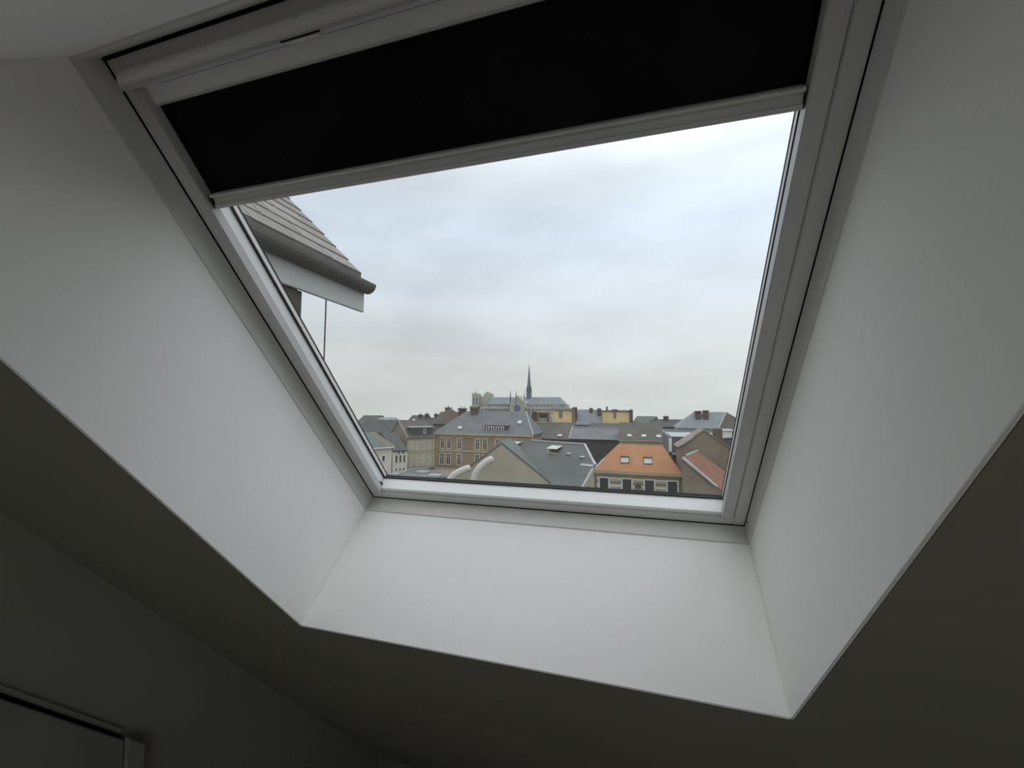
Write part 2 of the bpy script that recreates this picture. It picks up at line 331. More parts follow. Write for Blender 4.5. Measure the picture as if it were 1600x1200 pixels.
# blackout blind
bl = empty('blackout_blind', RF((-0.29, -0.1, 0.74))); f = inv_about(bl)
mb = MB(f)
nu = 40
vs = []; fs = []
for i in range(nu + 1):
    u = -0.8270 + (0.2356 + 0.8270) * i / nu
    ww = 0.746 + 0.0012 * math.sin(i * 0.9) * math.sin(i * 0.31)
    for (v, dw) in ((0.085, 0), (-0.09, 0), (-0.09, 0.0012), (0.085, 0.0012)): vs.append((u, v, ww + dw))
for i in range(nu):
    for k in range(4): fs.append((i * 4 + k, i * 4 + (k + 1) % 4, i * 4 + 4 + (k + 1) % 4, i * 4 + 4 + k))
fs += [(0, 1, 2, 3), tuple(nu * 4 + k for k in (3, 2, 1, 0))]
mb.add(vs, fs); mb.build('blind_fabric', fabric, bl)
def bprism(poly, a, b): q = MB(f); q.prism(poly, a, b, 'x'); return q
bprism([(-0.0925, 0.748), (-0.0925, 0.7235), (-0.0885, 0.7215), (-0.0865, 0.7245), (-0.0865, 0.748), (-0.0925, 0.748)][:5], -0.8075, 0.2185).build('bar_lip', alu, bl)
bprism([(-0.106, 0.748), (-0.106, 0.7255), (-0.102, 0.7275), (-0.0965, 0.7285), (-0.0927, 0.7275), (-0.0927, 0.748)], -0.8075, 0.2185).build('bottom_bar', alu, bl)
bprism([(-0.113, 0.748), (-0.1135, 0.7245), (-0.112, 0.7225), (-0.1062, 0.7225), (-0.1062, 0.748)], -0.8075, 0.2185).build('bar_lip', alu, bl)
for uu in ((-0.8135, -0.8076), (0.2186, 0.2206)):
    mb = MB(f); mb.box(uu[0], uu[1], -0.1125, -0.087, 0.724, 0.747); mb.build('bar_end_cap', rubber_and_shade, bl)
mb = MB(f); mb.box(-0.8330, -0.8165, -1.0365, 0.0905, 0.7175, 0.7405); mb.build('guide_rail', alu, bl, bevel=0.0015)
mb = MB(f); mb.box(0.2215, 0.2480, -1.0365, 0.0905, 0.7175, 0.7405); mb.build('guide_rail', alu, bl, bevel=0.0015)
mb = MB(f); mb.box(-0.836, 0.251, 0.0655, 0.0912, 0.731, 0.744); mb.build('cassette', pvc, bl, bevel=0.001)
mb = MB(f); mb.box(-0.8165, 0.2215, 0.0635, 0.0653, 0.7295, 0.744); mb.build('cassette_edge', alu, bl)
tag(bl, 'black blackout blind drawn a little way down the skylight', 'blind')

# own roof outside
mb = MB(RF)
for (a, b, c, d) in ((XL - 3.0, hu0 - 0.05, -3.7, 1.5), (hu1 + 0.05, XR + 3.0, -3.7, 1.5), (hu0 - 0.05, hu1 + 0.05, -3.7, hv0 - 0.05), (hu0 - 0.05, hu1 + 0.05, hv1 + 0.05, 1.5)):
    mb.box(a, b, c, d, 0.716, 0.80)
o = mb.build('roof', slate_dk); tag(o, 'slated outer roof slope around the skylight', 'roof', kind='structure')

# ------------------------------------------------------------------ dormer beside the skylight
dm = empty('dormer', (-3.2, 1.2, CZ - 1.2)); od = Vector(dm.location)
def DF(p): return Vector(p) + EYE - od
xe, ze, rise = -1.90, 0.955, math.radians(44.0)
hw = 1.35; xr = xe - hw; zr = ze + hw * math.tan(rise)
mb = MB(DF); mb.prism([(0.05, 0.70), (2.01, 0.70), (2.01, -1.1), (1.4, -0.75)], -1.96, -1.925, 'x'); mb.build('cheek_wall', cheekm, dm)
mb = MB(DF); mb.prism([(-1.96, -1.1), (2 * xr + 1.96, -1.1), (2 * xr + 1.96, 0.72), (xr, zr - 0.24), (-1.96, 0.72)], 1.97, 2.008, 'y'); mb.build('front_wall', cheekm, dm)
mb = MB(DF); mb.prism([(0.05, 0.70), (2.575, 0.70), (2.575, 0.93), (-0.1, 0.93)], -1.92, -1.897, 'x'); mb.build('fascia', fasciam, dm, bevel=0.004)
mb = MB(DF)
pts = [(-0.066 * math.cos(a), -0.066 * math.sin(a)) for a in [math.pi * k / 10 for k in range(11)]]
inner = [(0.86 * p[0], 0.86 * p[1]) for p in pts][::-1]
poly = [(-1.868 + p[0] , 0.90 + p[1]) for p in pts + inner]
n = len(poly)
vs = [(p[0], yy, p[1]) for yy in (-0.15, 2.58) for p in poly]
fs = [(i, (i + 1) % n, n + (i + 1) % n, n + i) for i in range(n)]
h = 11
for k in range(10): fs.append((k, k + 1, 2 * h - 2 - k, 2 * h - 1 - k)); fs.append(tuple(n + z for z in (k + 1, k, 2 * h - 1 - k, 2 * h - 2 - k)))
mb.add(vs, fs); mb.build('gutter', gutterm, dm)
# roof boarding and the slates on it
dirU = Vector((-math.cos(rise), 0, math.sin(rise))); nrm = Vector((math.sin(rise), 0, math.cos(rise)))
sl_len = hw / math.cos(rise)
mb = MB(DF)
for sgn in (1, -1):
    base = Vector((xe if sgn > 0 else 2 * xr - xe, 0, ze)); du = Vector((dirU.x * sgn, 0, dirU.z)); dn = Vector((nrm.x * sgn, 0, nrm.z))
    P = []
    for (s_, y_) in ((-0.03, -0.3), (-0.03, 2.47), (sl_len, 2.47), (sl_len, -2.4)):
        for k in (-0.05, -0.02): P.append(tuple(base + du * s_ + dn * k + Vector((0, y_, 0))))
    mb.add(P, [(0, 2, 4, 6), (7, 5, 3, 1), (0, 1, 3, 2), (2, 3, 5, 4), (4, 5, 7, 6), (6, 7, 1, 0)])
mb.build('roof_boarding', gutterm, dm)
mb = MB(DF); mb.box(-1.94, -1.885, -0.1, 2.513, 0.89, 0.972); mb.build('eaves_board', gutterm, dm)
SW, SE, ST = 0.30, 0.155, 0.010
me_s = []
for mm in (slate_near, slate_near_b):
    q = MB(); q.box(-SW / 2 + 0.005, SW / 2 - 0.005, 0, SE * 1.45, 0, ST)
    me = bpy.data.meshes.new('slate'); me.from_pydata(q.v, [], q.f); me.update(); me.materials.append(mm); me_s.append(me)
rows = int(sl_len / SE)
for r in range(rows):
    s0 = r * SE; z_here = ze + s0 * math.sin(rise)
    ymin = max(0.1 - 0.95 * r * SE, -1.0); y = 2.50 - (SW / 2 if r % 2 else 0)
    first = True
    yy = 2.515
    while yy > ymin:
        wd = SW / 2 if (first and r % 2) else SW
        cy_ = yy - wd / 2
        so = bpy.data.objects.new('slate', random.choice(me_s)); C.objects.link(so); so.parent = dm
        tilt = 0.045 + random.uniform(-0.006, 0.006)
        up = (dirU - nrm * tilt).normalized(); ax = Vector((0, 1, 0)); no = ax.cross(up)
        if no.dot(nrm) < 0: ax = -ax; no = ax.cross(up)
        pos = Vector((xe, cy_ + random.uniform(-0.004, 0.004), ze)) + dirU * (s0 + random.uniform(-0.004, 0.004)) + nrm * (0.008 + ST)
        M4 = Matrix((ax * (wd / SW), up, no)).transposed().to_4x4(); M4.translation = DF(pos)
        so.matrix_local = M4
        yy -= wd; first = False
mb = MB(DF); mb.bar((xr, -2.3, zr + 0.03), (xr, 2.53, zr + 0.03), 0.2, 0.06); mb.build('ridge_cap', gutterm, dm)
tag(dm, 'slated gabled dormer with white fascia jutting out at upper left', 'dormer')
mb = MB(); mb.tube([(-1.902, 2.19, CZ + 0.70), (-1.902, 2.19, CZ - 1.0)], 0.0045, 8)
o = mb.build('cable', gutterm); tag(o, 'thin dark cable hanging straight down from the dormer fascia', 'cable')

# ------------------------------------------------------------------ town builders
def roof_mesh(x0, x1, y0, y1, ze, zr, hl=0.0, hr=0.0, t=0.18, axis='x', ym=None):
    """pitched roof; ridge along x (or y); hl/hr are hip insets at the two ridge ends (0 = gable)"""
    if axis == 'y':
        q = roof_mesh(y0, y1, x0, x1, ze, zr, hl, hr, t, 'x', ym); q.v = [(b, a, c) for a, b, c in q.v]; return q
    ym = (y0 + y1) / 2 if ym is None else ym
    top = [(x0, y0, ze), (x1, y0, ze), (x1, y1, ze), (x0, y1, ze), (x0 + hl, ym, zr), (x1 - hr, ym, zr)]
    q = MB(); vs = top + [(a, b, c - t) for a, b, c in top]
    fs = [(0, 1, 5, 4), (2, 3, 4, 5)]
    loop = [0, 1]
    if hr > 0: fs.append((1, 2, 5)); loop += [2]
    else: loop += [5, 2]
    loop += [3]
    if hl > 0: fs.append((3, 0, 4))
    else: loop += [4]
    fs += [tuple(i + 6 for i in reversed(g)) for g in fs]
    fs += [(a, b, b + 6, a + 6) for a, b in zip(loop, loop[1:] + loop[:1])]
    return q.add(vs, fs)

def house(name, label, cat, x, y, yaw=0, group=None):
    r = empty(name, (x, y, 0), yaw); tag(r, label, cat, group); return r
def walls(r, x0, x1, y0, y1, z0, z1, m, gable=None, zr=None, name='wall', ym=None):
    q = MB()
    if gable == 'x':      # ridge along x, gable ends at x0 and x1
        ym = (y0 + y1) / 2 if ym is None else ym
        q.prism([(y0, z0), (y1, z0), (y1, z1), (ym, zr), (y0, z1)], x0, x1, 'x')
    elif gable == 'y':
        xm = (x0 + x1) / 2
        q.prism([(x0, z0), (x1, z0), (x1, z1), (xm, zr), (x0, z1)], y0, y1, 'y')
    else: q.box(x0, x1, y0, y1, z0, z1)
    return q.build(name, m, r)
def sideF(xf):            # maps facade coordinates (x along, y out of the wall, z) on to a wall facing +x at x = xf
    return lambda p: (xf - p[1], p[0], p[2])
def window(r, cx, z0, w_, h_, y=0.0, surround=None, frame=whitew, pane=paneg, cols=2, rows=2, sw=0.14, f=None, ft=0.055, sill=True, gap=True):
    if surround:
        q = MB(f)
        q.box(cx - w_ / 2 - sw, cx - w_ / 2, y - 0.07, y + 0.02, z0 - sw * 0.7, z0 + h_ + sw); q.box(cx + w_ / 2, cx + w_ / 2 + sw, y - 0.07, y + 0.02, z0 - sw * 0.7, z0 + h_ + sw)
        q.box(cx - w_ / 2, cx + w_ / 2, y - 0.07, y + 0.02, z0 + h_, z0 + h_ + sw); q.box(cx - w_ / 2 - sw, cx + w_ / 2 + sw, y - 0.12, y + 0.02, z0 - sw * 0.7, z0)
        q.build('window_surround', surround, r)
    q = MB(f); yf = y - 0.045
    q.box(cx - w_ / 2, cx - w_ / 2 + ft, yf, y + 0.01, z0, z0 + h_); q.box(cx + w_ / 2 - ft, cx + w_ / 2, yf, y + 0.01, z0, z0 + h_)
    q.box(cx - w_ / 2 + ft, cx + w_ / 2 - ft, yf, y + 0.01, z0, z0 + ft); q.box(cx - w_ / 2 + ft, cx + w_ / 2 - ft, yf, y + 0.01, z0 + h_ - ft, z0 + h_)
    for c in range(1, cols):
        xx = cx - w_ / 2 + w_ * c / cols; q.box(xx - ft * 0.55, xx + ft * 0.55, yf, y + 0.01, z0 + ft, z0 + h_ - ft)
    if rows == 2: q.box(cx - w_ / 2 + ft, cx + w_ / 2 - ft, yf + 0.005, y + 0.01, z0 + h_ * 0.70, z0 + h_ * 0.70 + ft)
    fr_ = q.build('window', frame, r)
    q = MB(f); q.box(cx - w_ / 2 + ft * 0.5, cx + w_ / 2 - ft * 0.5, y - 0.02, y + 0.005, z0 + ft * 0.5, z0 + h_ - ft * 0.5); q.build('pane', pane, fr_)
    return fr_
def chimney(r, x0, x1, y0, y1, z0, z1, m=chim, pots=2, cap=True, name='chimney'):
    q = MB(); q.box(x0, x1, y0, y1, z0, z1)
    c = q.build(name, m, r)
    if cap:
        o_ = 0.08 * (x1 - x0) + 0.04
        q = MB(); q.box(x0 - o_, x1 + o_, y0 - o_, y1 + o_, z1 - 0.28, z1 - 0.02 + 0.04); q.build('chimney_cap', m, c)
    for k in range(pots):
        px = x0 + (x1 - x0) * (k + 0.5) / pots; py = (y0 + y1) / 2; rr = min(0.16, (x1 - x0) * 0.3 / max(pots, 1) + 0.05)
        q = MB(); q.tube([(px, py, z1), (px, py, z1 + 0.12), (px, py, z1 + 0.34), (px, py, z1 + 0.38)], [rr, rr * 0.85, rr * 0.75, rr * 0.95], 8); q.build('chimney_pot', potm, c)
    return c
def slopeF(x, y, z, ang, yaw=0.0):   # local frame lying on a roof slope that faces -y: a along x, b up the slope, c out of it
    ca, sa = math.cos(ang), math.sin(ang); cyw, syw = math.cos(yaw), math.sin(yaw)
    def g(p):
        X, Y, Z = p[0], p[1] * ca - p[2] * sa, p[1] * sa + p[2] * ca
        return (x + X * cyw - Y * syw, y + X * syw + Y * cyw, z + Z)
    return g
def skylight(r, x, y, z, ang, w_, h_, t=0.09, m=skyl, fm=zinc, yaw=0.0):
    g = slopeF(x, y, z, ang, yaw); q = MB(g)
    q.box(-w_ / 2, -w_ / 2 + 0.06, -h_ / 2, h_ / 2, 0, t); q.box(w_ / 2 - 0.06, w_ / 2, -h_ / 2, h_ / 2, 0, t)
    q.box(-w_ / 2 + 0.06, w_ / 2 - 0.06, -h_ / 2, -h_ / 2 + 0.06, 0, t); q.box(-w_ / 2 + 0.06, w_ / 2 - 0.06, h_ / 2 - 0.08, h_ / 2, 0, t * 1.5)
    s_ = q.build('skylight', fm, r)
    q = MB(g); q.box(-w_ / 2 + 0.05, w_ / 2 - 0.05, -h_ / 2 + 0.05, h_ / 2 - 0.05, 0.01, t * 0.7); q.build('pane', m, s_)
    return s_
def strip(r, name, p, q_, wd, ht, m, label=None):
    b = MB(); b.bar(p, q_, wd, ht); return b.build(name, m, r, label=label)
def boxp(r, name, m, *b, label=None, bevel=0):
    q = MB(); q.box(*b); return q.build(name, m, r, label=label, bevel=bevel)

# ground: level street, then land falling away behind the near houses
q = MB(); vs = []; xs = (-420, 160)
prof_g = [(2.8, 0), (160, 0), (420, -20), (900, -56)]
for (y_, z_) in prof_g:
    for x_ in xs: vs.append((x_, y_, z_))
for (y_, z_) in prof_g:
    for x_ in xs: vs.append((x_, y_, z_ - 2))
nn = len(prof_g) * 2
for i in range(len(prof_g) - 1):
    a = i * 2; q_f = [(a, a + 1, a + 3, a + 2), (a + nn + 2, a + nn + 3, a + nn + 1, a + nn), (a, a + 2, a + 2 + nn, a + nn), (a + 3, a + 1, a + 1 + nn, a + 3 + nn)]
    if i == 0: fs = []
    fs += q_f
fs += [(1, 0, nn, nn + 1), (nn - 2, nn - 1, 2 * nn - 1, 2 * nn - 2)]
q.add(vs, fs); o = q.build('ground', asphalt); tag(o, 'grey street ground far below between the houses', 'ground', kind='structure')

# ---- A: long brick and stone house
A = house('brick_house', 'long brick house with cream stone window surrounds and blue grey hipped roof', 'house', -37.8, 75)
walls(A, 0, 19.6, 0, 9, 0, 8.0, brick)
roof_mesh(-0.3, 19.95, -0.3, 9.3, 8.25, 12.5, 5.0, 2.6).build('roof', slate, A)
boxp(A, 'cornice', stone, -0.35, 20.0, -0.45, 0.05, 7.85, 8.22)
boxp(A, 'cornice', stone, -0.1, 19.7, -0.12, 0.05, 7.38, 7.62)
boxp(A, 'string_course', stone, -0.05, 19.65, -0.14, 0.05, 4.62, 4.92)
boxp(A, 'corner_pilaster', stone, -0.1, 0.55, -0.1, 0.1, 0, 7.6)
boxp(A, 'brick_panel', brickr, 5.85, 7.9, -0.03, 0.05, 4.95, 7.35, label='redder brick panel between two upper windows')
for cx in (1.55, 2.95, 5.2, 8.95, 10.45, 13.0, 15.2, 17.6):
    window(A, cx, 5.15, 0.78, 2.0, 0, stone, sw=0.2)
    window(A, cx - 0.05, 2.0, 0.82, 2.2, 0, stone, sw=0.2)
strip(A, 'hip_flashing', (19.95, -0.3, 8.32), (17.35, 4.5, 12.56), 0.16, 0.12, flash)
an = math.atan2(4.25, 4.8)
skylight(A, 4.95, 0.75, 9.25, an, 0.9, 0.75); skylight(A, 16.75, 2.15, 10.5, an, 0.85, 0.85)
d_ = boxp(A, 'dormer', slate_dk, 10.35, 14.75, 0.42, 2.2, 8.55, 9.78)
boxp(A, 'dormer_roof', slate, 10.2, 14.9, 0.3, 2.3, 9.78, 9.9)
for cx in (11.35, 13.3):
    window(A, cx, 8.65, 1.62, 1.0, 0.42, None, cols=3, rows=1, ft=0.11)
chimney(A, 5.95, 7.35, 3.6, 4.6, 10.5, 13.2, chim, 0)

# ---- B: oblique wing at the left with dormer
B = house('oblique_stone_house', 'tan stone row house turned sideways beside the long brick house', 'house', -41.0, 69.8, 53)
walls(B, 0, 5.7, 0, 9, 0, 7.6, cream, 'x', 10.3)
roof_mesh(-0.12, 5.8, -0.35, 9.3, 7.45, 10.55).build('roof', slate_br, B)
boxp(B, 'cornice', stone, -0.1, 5.7, -0.3, 0.05, 7.2, 7.5); boxp(B, 'string_course', stone, -0.05, 5.7, -0.12, 0.05, 4.6, 4.85)
boxp(B, 'corner_pilaster', stone, 5.2, 5.7, -0.12, 0.05, 0, 7.3)
for cx in (0.75, 1.95, 3.3, 4.55):
    window(B, cx, 5.15, 0.6, 1.9, 0, stone, pane=panel_l, sw=0.16); window(B, cx, 2.0, 0.6, 2.1, 0, stone, pane=panel_l, sw=0.16)
strip(B, 'verge', (-0.12, -0.35, 7.52), (-0.12, 4.5, 10.62), 0.12, 0.14, stone)
boxp(B, 'dormer', slate_dk, 1.0, 5.3, 0.3, 3.2, 7.75, 9.25); boxp(B, 'dormer_roof', zinc, 0.8, 5.5, 0.1, 3.3, 9.25, 9.45)
window(B, 3.6, 8.1, 0.5, 0.95, 0.3, None, cols=1, rows=1, ft=0.1)
q = MB(); q.prism([(0, 0), (9, 0), (9, 7.4), (4.5, 10.15), (0, 7.4)], -0.04, 0.02, 'x'); q.build('end_gable', brownw, B, label='brown blank end gable')
window(B, 4.6, 8.75, 0.5, 0.5, 0.0, None, cols=1, rows=1, ft=0.08, f=lambda p: (-p[1] * 1.0, p[0], p[2]), pane=panel_l)

# ---- C2: small white house with dark windows
C2 = house('white_house', 'narrow white house front with dark window openings in a row', 'house', -40.6, 64.4, 53)
walls(C2, 0, 2.6, 0, 5, 0, 5.6, pale_render)
q = MB(); q.prism([(-0.25, 5.5), (6.0, 8.3), (6.0, 8.1), (-0.2, 5.3)], -0.1, 2.65, 'x'); q.build('roof', slate_dk, C2)
boxp(C2, 'corner_pilaster', whitew, -0.05, 0.2, -0.08, 0.05, 0, 5.3)
for cx in (0.62, 1.35, 2.08):
    window(C2, cx, 3.3, 0.46, 1.4, 0, None, rows=1, cols=1); window(C2, cx, 2.0, 0.46, 0.42, 0, None, rows=1, cols=1)
for cx in (1.05, 1.85): window(C2, cx, 4.8, 0.42, 0.6, 0, None, rows=1, cols=1)
strip(C2, 'drainpipe', (-0.05, -0.1, 0), (-0.05, -0.1, 5.4), 0.1, 0.1, whitew)

# ---- C1: cream house at the left edge with hipped roof
C1 = house('cream_house', 'cream house with plain grey roof at the lower left corner of the view', 'house', -44.7, 54.0, 62)
walls(C1, 0, 10.1, 0, 13.5, 0, 6.3, pale_render, 'x', 8.3)
roof_mesh(-0.3, 10.3, -0.35, 14.2, 6.35, 8.55).build('roof', slate_gn, C1)
boxp(C1, 'gutter', whitew, -0.3, 10.3, -0.5, -0.34, 6.2, 6.36)
strip(C1, 'verge', (10.3, -0.35, 6.42), (10.3, 6.9, 8.6), 0.09, 0.1, stone); strip(C1, 'roof_joint', (9.5, -0.3, 6.42), (9.5, 6.9, 8.6), 0.06, 0.08, stone)
strip(C1, 'drainpipe', (9.9, -0.1, 0), (9.9, -0.1, 6.2), 0.1, 0.1, whitew)
for cx in (5.6, 7.1, 8.6):
    window(C1, cx, 4.0, 0.6, 0.95, 0, whitew, rows=1, cols=1, sw=0.1)
    window(C1, cx, 2.0, 0.6, 1.1, 0, whitew, rows=1, cols=1, sw=0.1)

# ---- roofs behind at the left
C3 = house('grey_house', 'low grey roofed house behind the cream house with one tiny skylight', 'house', -61, 80)
walls(C3, 0, 15.5, 0, 8, 0, 7.6, brownw); roof_mesh(-0.3, 15.8, -0.3, 8.3, 7.5, 10.3, 2, 2.5).build('roof', slate_dk, C3)
skylight(C3, 11.9, 1.2, 8.55, 0.58, 0.5, 0.7)
def simple(name, label, x, y, w_, d, ze, zr, wm, rm, yaw=0, hl=0, hr=0, group=None, cat='house'):
    r = house(name, label, cat, x, y, yaw, group)
    walls(r, 0, w_, 0, d, -14, ze, wm, None if (hl or hr) else 'x', zr - 0.12); roof_mesh(-0.25, w_ + 0.25, -0.3, d + 0.3, ze - 0.05, zr, hl, hr).build('roof', rm, r)
    return r
D1 = simple('distant_house', 'distant brown roofed house at the left end of the skyline', -109, 146, 8.5, 9, 7.2, 9.9, brownw, slate_br)
D2 = simple('distant_house', 'distant pale blue roofed house on the left skyline', -98, 139, 10, 9, 6.9, 9.35, cream, slate_bl, hl=2, hr=2)
D3 = simple('distant_house', 'distant dark roofed house right of the pale blue roof', -88.5, 150, 7.5, 9, 7.2, 10.1, brownw, slate_dk)
D4 = simple('distant_house', 'distant house with a small gable between roofs on the skyline', -81.5, 138, 6, 9, 6.8, 9.0, cream, slate_br)
q = MB(); q.prism([(-1.3, 7.2), (1.3, 7.2), (0, 9.2)], -1.5, 2.5, 'y'); g_ = q.build('small_gable', zinc, D2); g_.location = (6.2, 0, 0)
E1 = simple('row_house', 'dark roofed row house with four chimneys and a satellite dish', -66, 110, 12.5, 9, 7.6, 10.2, brownw, slate_dk)
for (px, zt, w_) in ((3.2, 11.0, 0.9), (5.4, 11.25, 0.95), (8.4, 11.2, 0.75), (9.7, 11.1, 0.8)):
    chimney(E1, px - w_ / 2, px + w_ / 2, 3.9, 4.7, 9.0, zt, chim, 2)
q = MB(); q.tube([(0, 0, 0), (0, -0.02, 0.02), (0, -0.10, 0.1), (0, -0.13, 0.13)], [0.1, 0.28, 0.42, 0.44], 16)
dd = q.build('satellite_dish', whitew, E1, label='white satellite dish on the front roof slope'); dd.location = (3.4, 0.0, 9.35)
E2 = simple('stepped_gable_house', 'brown rendered house with two tall capped chimneys and a stepped gable', -46, 90, 11, 9, 9.4, 12.2, brownw, slate_br)
chimney(E2, 1.8, 3.0, 2.6, 3.6, 9.0, 13.25, chim, 1); chimney(E2, 5.3, 7.0, 2.6, 3.6, 9.0, 13.05, chim, 2)
q = MB(); q.prism([(2.6, 9.0), (5.9, 9.0), (5.9, 12.2), (4.6, 12.9), (4.6, 13.25), (4.1, 13.25), (4.1, 12.9), (2.6, 12.2)], -0.1, 0.3, 'y'); q.build('stepped_gable', brownw, E2)

# ---- annex flat roof in front of the brick house
FA = house('flat_roof_annex', 'low annex with flat grey felt roof and rooflights before the brick house', 'annex', -46, 46)
fp = [(0, 0), (27, 0), (27, 28.6), (8.3, 28.6), (3.0, 14.5), (-2.6, 3)]
q = MB(); q.prism(fp, 0, 1.5, 'z'); q.build('wall', cream, FA); q = MB(); q.prism(fp, 1.5, 1.62, 'z'); q.build('flat_roof', flatr, FA)
q = MB(); q.prism([(8.6, 28.5), (26.8, 28.5), (26.8, 24), (15, 20.0), (11.5, 22)], 1.62, 1.66, 'z'); q.build('gravel_area', feltbr, FA)
strip(FA, 'parapet', (3.3, 14.5, 1.75), (8.5, 28.3, 1.75), 0.3, 0.26, flash)
for (x_, y_, w_) in ((10.3, 20.3, 2.1), (14.0, 17.6, 2.3), (7.0, 16.5, 1.6)):
    s_ = boxp(FA, 'rooflight', zinc, x_ - w_ / 2, x_ + w_ / 2, y_ - 1.0, y_ + 1.0, 1.62, 1.95, bevel=0.05)
boxp(FA, 'roof_vent', gutterm, 9.6, 10.2, 24.3, 24.9, 1.62, 2.1)
strip(FA, 'parapet', (8.0, 9.0, 1.72), (20, 20.0, 1.72), 0.2, 0.2, gutterm)

# ---- F: the cathedral
K_ = house('cathedral', 'long gothic cathedral with slender spire standing on the skyline', 'cathedral', -282, 700)
boxp(K_, 'nave_wall', cath, 26, 160, 0, 34, -45, 21.5)
roof_mesh(24, 170, -1, 35, 21.5, 34.4, 0, 11).build('nave_roof', cathroof, K_)
q = MB(); q.tube([(157, 17, -45), (157, 17, 21.4)], 18.5, 14); q.build('apse', cath, K_)
boxp(K_, 'aisle_wall', cath, 20, 166, -14, 0, -45, 13.5); q = MB(); q.prism([(-15, 13.2), (0.5, 17.5), (0.5, 16.9), (-15, 12.6)], 20, 166, 'x'); q.build('aisle_roof', cathroof, K_)
boxp(K_, 'parapet', cath, 26, 160, -1.6, -0.9, 20.6, 22.8)
def tower(x0, x1, y0, y1, z1, pk):
    tw = boxp(K_, 'tower', cath, x0, x1, y0, y1, -45, z1)
    for (px, pz) in pk:
        q = MB(); q.tube([(px, y0 + 2, z1 - 1), (px, y0 + 2, z1 + (pz - z1) * 0.4), (px, y0 + 2, pz)], [2.0, 1.6, 0.15], 6); q.build('pinnacle', cath, tw)
    for k in range(2):
        cx = x0 + (x1 - x0) * (0.28 + 0.44 * k); q = MB(); q.prism([(cx - 1.1, z1 - 19), (cx + 1.1, z1 - 19), (cx + 1.1, z1 - 8), (cx, z1 - 5.5), (cx - 1.1, z1 - 8)], y0 - 0.2, y0 + 0.3, 'y'); q.build('belfry_opening', cathd, tw)
    return tw
tower(1.5, 14.5, -2, 14, 39.6, ((2.6, 42.8), (8.6, 46.0), (5.6, 42.0), (13.2, 41.6)))
tower(15.4, 29.5, 22, 38, 41.0, ((16.6, 42.4), (28.4, 42.0)))
q = MB(); q.prism([(17.5, 41), (27.5, 41), (22.5, 45.3)], 22, 38, 'y'); q.build('tower_gable', cath, K_)
boxp(K_, 'west_front', cath, -1.5, 13.5, -4, 38, -45, 17.5); boxp(K_, 'gallery', cath, -2.6, 16, -5, 0, 16.6, 17.8)
boxp(K_, 'west_block', cath, 2, 28, 3, 33, -45, 35.5)
# transept facing the town
q = MB(); q.prism([(78, -45), (104, -45), (104, 24), (97.5, 30), (91, 35.8), (84.5, 30), (78, 24)], -18, 16, 'y'); q.build('transept', cath, K_)
for px in (78.6, 88.8, 103.2):
    q = MB(); q.tube([(px, -17, 22), (px, -17, 36), (px, -17, 44.5)], [1.5, 1.1, 0.1], 6); q.build('pinnacle', cathd if px < 100 else cath, K_)
q = MB(); q.tube([(91, -18.3, 14.5), (91, -17.6, 14.5)], 6.0, 24); q.build('rose_window', cathd, K_)
for k in range(10):
    cx = 34 + k * 4.3; q = MB(); q.prism([(cx - 0.9, 14), (cx + 0.9, 14), (cx + 0.9, 18.5), (cx, 20.2), (cx - 0.9, 18.5)], -1.2, 0.2, 'y'); q.build('clerestory_window', cathd, K_)
for k in range(9):
    cx = 32.5 + k * 5.0; q = MB(); q.box(cx - 0.6, cx + 0.6, -18, -14, -20, 15.5); q.prism([(-18, 15.4), (-14, 15.4), (-16, 19)], cx - 0.5, cx + 0.5, 'x'); q.build('buttress', cath, K_)
for k in range(8):
    cx = 109 + k * 6.5; q = MB(); q.box(cx - 0.6, cx + 0.6, -18, -14, -20, 15.5); q.prism([(-18, 15.4), (-14, 15.4), (-16, 19.5)], cx - 0.5, cx + 0.5, 'x'); q.build('buttress', cath, K_)
sp = MB(); sp.tube([(103, 17, 30), (103, 17, 46), (103, 17, 52)], [5.0, 4.7, 3.6], 8); spb = sp.build('spire_base', cathd, K_)
sp = MB(); sp.tube([(103, 17, 51), (103, 17, 66), (103, 17, 93)], [3.8, 2.4, 0.25], 8); sp.build('spire', cathd, K_)
for k in range(8):
    a = math.pi * 2 * (k + 0.5) / 8; q = MB(); q.tube([(103 + 4.6 * math.cos(a), 17 + 4.6 * math.sin(a), 44), (103 + 4.3 * math.cos(a), 17 + 4.3 * math.sin(a), 51), (103 + 4.2 * math.cos(a), 17 + 4.2 * math.sin(a), 54.5)], [0.6, 0.45, 0.05], 5); q.build('pinnacle', cathd, spb)

# ---- G: brown roofed house with tall dormer behind the brick house
G = house('brown_roofed_house', 'brown roofed house right of the brick house with tall red brown attic storey', 'house', -23.3, 84.5)
G.scale = (1.07, 1.07, 1.07); G.location.z = -0.91
walls(G, 0, 10.5, 0, 12, 0, 7.4, brownw); roof_mesh(-0.2, 10.6, -0.3, 12.3, 7.35, 10.25, 0, 0.3).build('roof', slate_br, G)
strip(G, 'ridge_cap', (0, 6, 10.3), (10.2, 6, 10.3), 0.25, 0.14, stone)
boxp(G, 'attic_storey', brickr, 2.2, 4.9, 6.6, 10.5, 9.4, 12.55); boxp(G, 'cornice', stone, 2.0, 5.1, 6.4, 10.6, 12.3, 12.75)
q = MB(); q.prism([(4.9, 9.4), (6.0, 9.4), (4.9, 12.5)], 6.6, 10.5, 'y'); q.build('attic_cheek', beige, G)
q = MB(); q.prism([(0.3, 9.4), (2.2, 9.4), (2.2, 12.6), (1.2, 12.4)], 6.8, 10.5, 'y'); q.build('attic_roof', slate_br, G)
boxp(G, 'attic_recess', paneg, 2.7, 4.5, 6.5, 6.65, 10.5, 12.0)
rail = MB()
